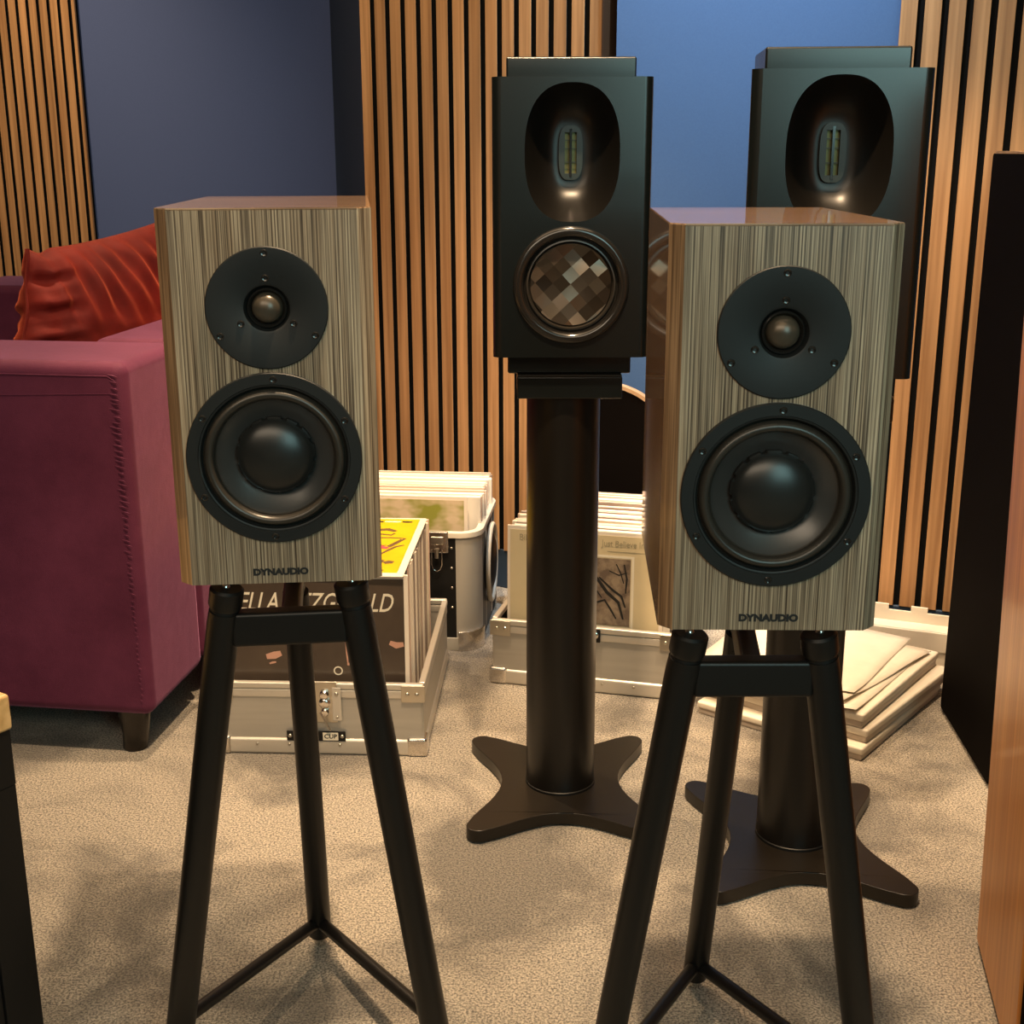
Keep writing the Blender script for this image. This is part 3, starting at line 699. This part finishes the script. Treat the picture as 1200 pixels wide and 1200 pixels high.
# yellow record lying across the tops
yr_ = thing('record', 'yellow record sleeve with line drawing lying across the left case', 'record', mwA @ Vector((.180, .030, .3310)), (R(1.2), 0, R(-3.5)))
MB().box(-.170, .170, 0, .345, 0, .0035).build('sleeve', M_plastic, yr_, .001, 1)
MB().box(-.160, .157, .016, .335, .0036, .0042).build('cover', M_yellow, yr_)
def sq(lst): return [([(.075 + (x - .02) * .56, y) for x, y in pts], w_ * .8) for pts, w_ in lst]
strokes(yr_, [([(.060, .316), (.075, .316), (.086, .316)], .010), ([(.124, .316), (.133, .316), (.144, .316)], .010)], M_print_k, .0043, 'xy')
text('COMEDY', .0115, M_print_w, yr_, (.105, .316, .0045), (0, 0, 0), bold=.0006, sx=.68)
strokes(yr_, sq([([(.01, .242), (.04, .262), (.07, .266), (.100, .254)], .020), ([(.01, .222), (.05, .236), (.09, .230), (.100, .242)], .009),
    ([(.01, .196), (.045, .208), (.06, .213), (.09, .214), (.12, .212), (.145, .210)], .008),
    ([(.145, .210), (.125, .185), (.105, .160), (.09, .150)], .008), ([(.132, .205), (.112, .180), (.095, .162)], .006),
    ([(.150, .170), (.125, .160), (.105, .140), (.085, .115)], .009), ([(.02, .125), (.05, .130), (.075, .118), (.085, .112)], .009),
    ([(.04, .195), (.055, .175), (.075, .165), (.09, .168)], .008), ([(.050, .070), (.075, .077), (.105, .072)], .032), ([(.110, .066), (.125, .072), (.140, .070)], .022),
    ([(.06, .035), (.09, .029), (.12, .027)], .008)]), M_print_b, .0043, 'xy')
strokes(yr_, sq([([(.022, .148), (.034, .152), (.046, .150)], .026), ([(.056, .152), (.075, .156), (.10, .150)], .020)]), M_print_r, .0044, 'xy')

# case C: centre right, behind the column stands
Cw, Cd, Ch = .385, .36, .140
Cc = thing('record_case', 'open aluminium flight case of records behind the two column stands', 'record case', (-.042, 2.470, 0), R(-14.5))
open_tray(Cc, Cw, Cd, Ch)
g = MB().box(.170, .226, -.0060, -.0030, Ch - .030, Ch - .002).build('latch', M_black, Cc, .002, 1)
for dx, dz in ((.181, -.013), (.198, -.020), (.215, -.013)): MB().lathe([(.0085, -.006), (.0080, -.011), (.005, -.013), (0, -.0132)], (dx, 0, Ch + dz), n=16).build('boss', M_chrome, g)
mwC = records(Cc, 44, .046, .325, .192, .011, 'record in the case behind the column stands, edge of its sleeve facing up', 'records packed in the case behind the column stands', 0, .03, .006)
fc = front_record('record', 'cream record sleeve with small sepia photograph, front of the case behind the column stand', mwC, .185, .030, .011, R(-14.5), M_cream, .320, .320, -.02)
text('Bill H', .019, M_print_g, fc, (-.135, -.0031, .296), (PI / 2, 0, 0), sx=.86, name='title', align='LEFT')
text('Just Believe In', .019, M_print_g, fc, (.034, -.0031, .296), (PI / 2, 0, 0), sx=.80, name='title', align='LEFT')
strokes(fc, [([(.045, .280), (.08, .280), (.125, .280)], .0018)], M_print_g)
MB().prism([(-.045, .118), (.100, .118), (.100, .272), (-.045, .272)], -.0030, -.0029, 'xz', [[(-.040, .123), (.095, .123), (.095, .267), (-.040, .267)]]).build('print', M_print_w, fc)
MB().box(-.038, .093, -.0032, -.0029, .125, .265).build('photograph', M_photo, fc)
strokes(fc, [([(.0, .235), (.026, .222), (.046, .195), (.070, .175), (.080, .140)], .007), ([(.030, .225), (.058, .200), (.076, .188), (.084, .165)], .005), ([(.020, .170), (.042, .178), (.054, .160), (.066, .140)], .0045), ([(.064, .255), (.074, .235), (.080, .215)], .0025), ([(.050, .240), (.070, .232), (.086, .238)], .0025), ([(.008, .205), (.026, .196), (.036, .182)], .003), ([(.080, .255), (.086, .225), (.084, .195)], .004)], M_print_k, -.0035)

# case B: back left with rounded rim
Bw, Bd, Bh = .37, .31, .270
B = thing('record_case', 'tall black and grey record case with rounded rim and butterfly catch', 'record case', (-.440, 2.680, 0), R(-6))
rc = .045
def rrect(w, d, r_, n=8, i=0):
    o = []
    for cx, cy, a0 in ((w - r_, d - r_, 0), (r_, d - r_, 90), (r_, r_, 180), (w - r_, r_, 270)):
        for k in range(n + 1):
            a = R(a0 + 90 * k / n); o.append((cx + (r_ - i) * math.cos(a), cy + (r_ - i) * math.sin(a)))
    return o
MB().prism(rrect(Bw, Bd, rc), .004, Bh - .012, holes=[rrect(Bw, Bd, rc, i=.006)]).build('shell', M_black, B, ang=30)
MB().prism(rrect(Bw, Bd, rc, i=.007), .004, .010).build('bottom_panel', M_black, B)
ro = rrect(Bw, Bd, rc, i=-.006); ri = rrect(Bw, Bd, rc, i=.010)
tag(MB().prism(ro, Bh - .012, Bh, holes=[ri]).build('rim', M_white_rim, B, .003, 2, ang=40), 'cream rim with rounded corners')
for cx, cy, a0 in ((Bw - rc, rc, 270), (rc, rc, 180), (Bw - rc, Bd - rc, 0), (rc, Bd - rc, 90)):
    a = []; ext = .055
    for k in range(9):
        th = R(a0 + 90 * k / 8); a.append((math.cos(th), math.sin(th)))
    o_ = [(cx + (rc + .0022) * c_, cy + (rc + .0022) * s_) for c_, s_ in a]; i_ = [(cx + (rc + .0003) * c_, cy + (rc + .0003) * s_) for c_, s_ in a]
    t0 = Vector((a[0][1], -a[0][0])) * ext * .08; t1 = Vector((-a[-1][1], a[-1][0])) * ext * .08
    o_ = [(o_[0][0] + t0.x, o_[0][1] + t0.y)] + o_ + [(o_[-1][0] + t1.x, o_[-1][1] + t1.y)]
    i_ = [(i_[0][0] + t0.x, i_[0][1] + t0.y)] + i_ + [(i_[-1][0] + t1.x, i_[-1][1] + t1.y)]
    cp = MB().prism(o_ + i_[::-1], .030, Bh - .0125).build('corner_sheet', M_grey, B, ang=40)
    bb = [(cx + (rc + .007) * c_, cy + (rc + .007) * s_) for c_, s_ in a]
    tag(MB().prism(bb + i_[1:-1][::-1], .0, .045).build('corner_cap', M_chrome, B, .004, 2), 'dented chrome corner')
for k in range(4): share('rivet', RIVM, B, (Bw - rc - .0135, -.0022, .10 + k * .045), sc=(.8, .8, .8))
MB().box(.03, Bw - .03, -.004, -.0003, .0, .030).build('bottom_edge', M_grey, B, .0015, 1)
bc = MB().box(.256, .306, -.010, -.0003, Bh - .045, Bh + .003).build('catch', M_chrome, B, .003, 2)
MB().box(.268, .296, -.0135, -.010, Bh - .025, Bh - .008).build('keeper', M_steel, bc, .002, 1)
MB().tube([(0.270, -.012, Bh - .035), (0.270, -.013, Bh - .070), (0.274, -.013, Bh - .080), (0.281, -.013, Bh - .085), (0.288, -.013, Bh - .080), (0.292, -.013, Bh - .070), (0.292, -.012, Bh - .035)], .0014, 8).build('wire_loop', M_chrome, bc)
MB().tube([(0.281, -.011, Bh - .035), (0.281, -.011, Bh - .055)], .005, 12).build('pin', M_steel, bc)
mwB = records(B, 36, .075, .275, .205, .011, 'record in the tall back case, edge of its sleeve facing up', 'records packed in the tall back case', 0, .06, .005)
fb_ = front_record('record', 'record sleeve with green leaf pattern, front of the tall back case', mwB, .180, .058, .011, R(-6), M_leafy, .318, .322, -.012)
dd = MB().lathe([(0, .012), (.050, .012), (.066, .006), (.070, .0)], (Bw + .002, .175, .150), 'x', 40).build('handle_dish', M_black, B)
MB().tube([(Bw + .008, .175 + .074 * math.cos(a), .150 + .088 * math.sin(a)) for a in [i * PI / 20 for i in range(40)]], .0055, 10, closed=True).build('handle_rim', M_white_rim, dd)
# rounded-top panel leaning behind case C
rp_ = thing('rounded_panel', 'dark round-topped panel with pale plywood rim behind the record case', 'panel', (.205, 2.830, 0), R(-16))
R_, Hh = .168, .560
arc = [(R_ * math.cos(a), Hh - R_ + R_ * math.sin(a)) for a in [i * PI / 32 for i in range(33)]]
o_ = [(R_, 0)] + arc + [(-R_, 0)]
arci = [((R_ - .008) * x / R_, Hh - R_ + (z - Hh + R_) * (R_ - .008) / R_) for x, z in arc]
i_ = [(R_ - .008, .008)] + arci + [(-R_ + .008, .008)]
MB().prism(o_, 0, .024, 'xz', [i_]).build('rim', M_ply, rp_, ang=30)
MB().prism([(x * .999, z) for x, z in i_], .002, .022, 'xz').build('face', M_grille, rp_)

# ------------------------------------------------------------------ white boxes by the right wall
th_ = math.atan2(.29, .23)
def flat_box(label, dx, dy, z0, h, w, d, rot=0):
    t = thing('white_carton', label, 'carton', (.6255 + dx, 2.108 + dy, z0), th_ - PI / 2 + rot, None)
    # local: x = to the right/back edge?, y = back; origin near corner
    MB().box(-w, 0, 0, d, 0, h * .45).build('tray', M_card_side, t, .002, 2)
    MB().box(-w - .003, .003, -.003, d + .003, h * .45, h).build('lid', M_paper, t, .004, 3)
    return t
flat_box('flat white carton lying on the carpet, lowest of the stack by the right wall', 0, 0, 0, .026, .335, .375)
flat_box('flat white carton in the middle of the low stack by the right wall', .012, .018, .0265, .027, .335, .375, R(-1.5))
flat_box('flat white carton on top of the low stack by the right wall, under papers', .004, .022, .054, .028, .340, .375, R(1))
for i, (ox, oy, rr, lab) in enumerate(((-.02, .02, 2, 'cream paper sheet lying undermost on the white cartons'), (-.035, .05, -5, 'cream paper sheet with curled corner in the middle of the pile on the cartons'), (-.01, .075, 5, 'cream paper sheet lying topmost on the white cartons'))):
    nx = 14; vs = []; fs = []; w_, d_ = .325, .345
    for a in range(nx + 1):
        for c_ in range(nx + 1):
            u, v = a / nx, c_ / nx; z = .0008 * math.sin(u * 6 + i * 2) + .0012 + max(0, (u - .8)) * max(0, .25 - v) * .12
            vs.append((-w_ + u * w_, v * d_, z + .0022 * math.sin(v * 5 + i) ** 2))
    for a in range(nx):
        for c_ in range(nx): k = a * (nx + 1) + c_; fs.append((k, k + nx + 1, k + nx + 2, k + 1))
    o = MB().add(vs, fs).build('paper_sheet', M_paper, None, ang=180)
    o.location = Vector((.6255, 2.108, .0830 + i * .0035)) + Vector((ox + .012, oy + .005, 0)); o.rotation_euler = (0, 0, th_ - PI / 2 + R(rr))
    o.modifiers.new('s', 'SOLIDIFY').thickness = .0006
    tag(o, lab, 'paper')
ld = thing('white_tray', 'long white notched tray standing along the baseboard behind the cartons', 'tray', (.50, 2.700, 0), R(-21.5))
b = MB(); prof = [(0, 0), (.47, 0), (.47, .118)]
x = .47
for k in range(5):
    prof += [(x - .024, .118), (x - .024, .106), (x - .070, .106), (x - .070, .118)]; x -= .08
prof += [(0, .118)]
b.prism(prof, .030, .036, 'xz').build('back_board', M_paper, ld)
MB().box(0, .47, -.012, .030, .0, .085).build('tray_body', M_paper, ld, .004, 2)
MB().box(.004, .466, -.016, -.0125, .040, .082).build('lip', M_paper, ld, .001, 1)

# ------------------------------------------------------------------ right edge: dark floorstander and cherry cabinet
fs_ = thing('floorstanding_loudspeaker', 'tall dark panel loudspeaker with pale wooden rim by the right slats', 'loudspeaker', (.815, 2.0, 0), R(-4))
D_, H_, T_ = .335, 1.055, .13
def rr2(y0, y1, z0, z1, r_, n=6):
    o = []
    for cy, cz, a0 in ((y1 - r_, z1 - .006, 0), (y0 + r_, z1 - .006, 90), (y0 + r_, z0 + r_, 180), (y1 - r_, z0 + r_, 270)):
        q_ = .006 if a0 < 180 else r_
        if a0 == 0: cy = y1 - .006
        if a0 == 90: cy = y0 + .006
        for k in range(n + 1):
            a = R(a0 + 90 * k / n); o.append((cy + q_ * math.cos(a), cz + q_ * math.sin(a)))
    return o
MB().prism(rr2(0, D_, .003, H_, .012), .006, T_, 'yz').build('cabinet', M_ply, fs_, ang=30)
MB().prism(rr2(.002, D_ - .008, .008, H_ - .004, .008), 0, .0058, 'yz').build('grille', M_grille, fs_, .0015, 1)
cb = thing('cherry_cabinet', 'cherry wood cabinet at the right edge of the picture', 'cabinet', (.639, 1.55, 0), (0, R(-1.6), R(-11)))
# local: -y towards the camera
MB().box(0, .22, -.275, 0, .012, 1.15).build('side_panel', M_cherry, cb, .002, 2)
MB().box(.004, .216, -.290, -.2755, .012, 1.148).build('front_panel', M_grille, cb, .001, 1)
MB().box(.010, .21, -.280, -.005, .0, .0115).build('plinth', M_black, cb)

# ------------------------------------------------------------------ left edge: low table
tb = thing('side_table', 'low black side table with pale oak top at the left edge', 'table', (-.566, 1.342, 0), R(-33))
MB().box(-.50, 0, -.45, 0, .428, .471).build('table_top', M_oak, tb, .004, 3)
MB().box(-.495, -.003, -.445, -.003, .36, .4277).build('apron', M_black, tb)
for x_, y_ in ((-.05, -.05), (-.495, -.05), (-.05, -.445), (-.495, -.445)):
    MB().box(x_, x_ + .047, y_, y_ + .047, 0, .3597).build('leg', M_black, tb, .001, 1)
MB().box(-.445, -.008, -.010, -.004, .02, .3595).build('back_panel', M_black, tb)
MB().box(-.012, -.006, -.395, -.052, .02, .3595).build('side_panel', M_black, tb)
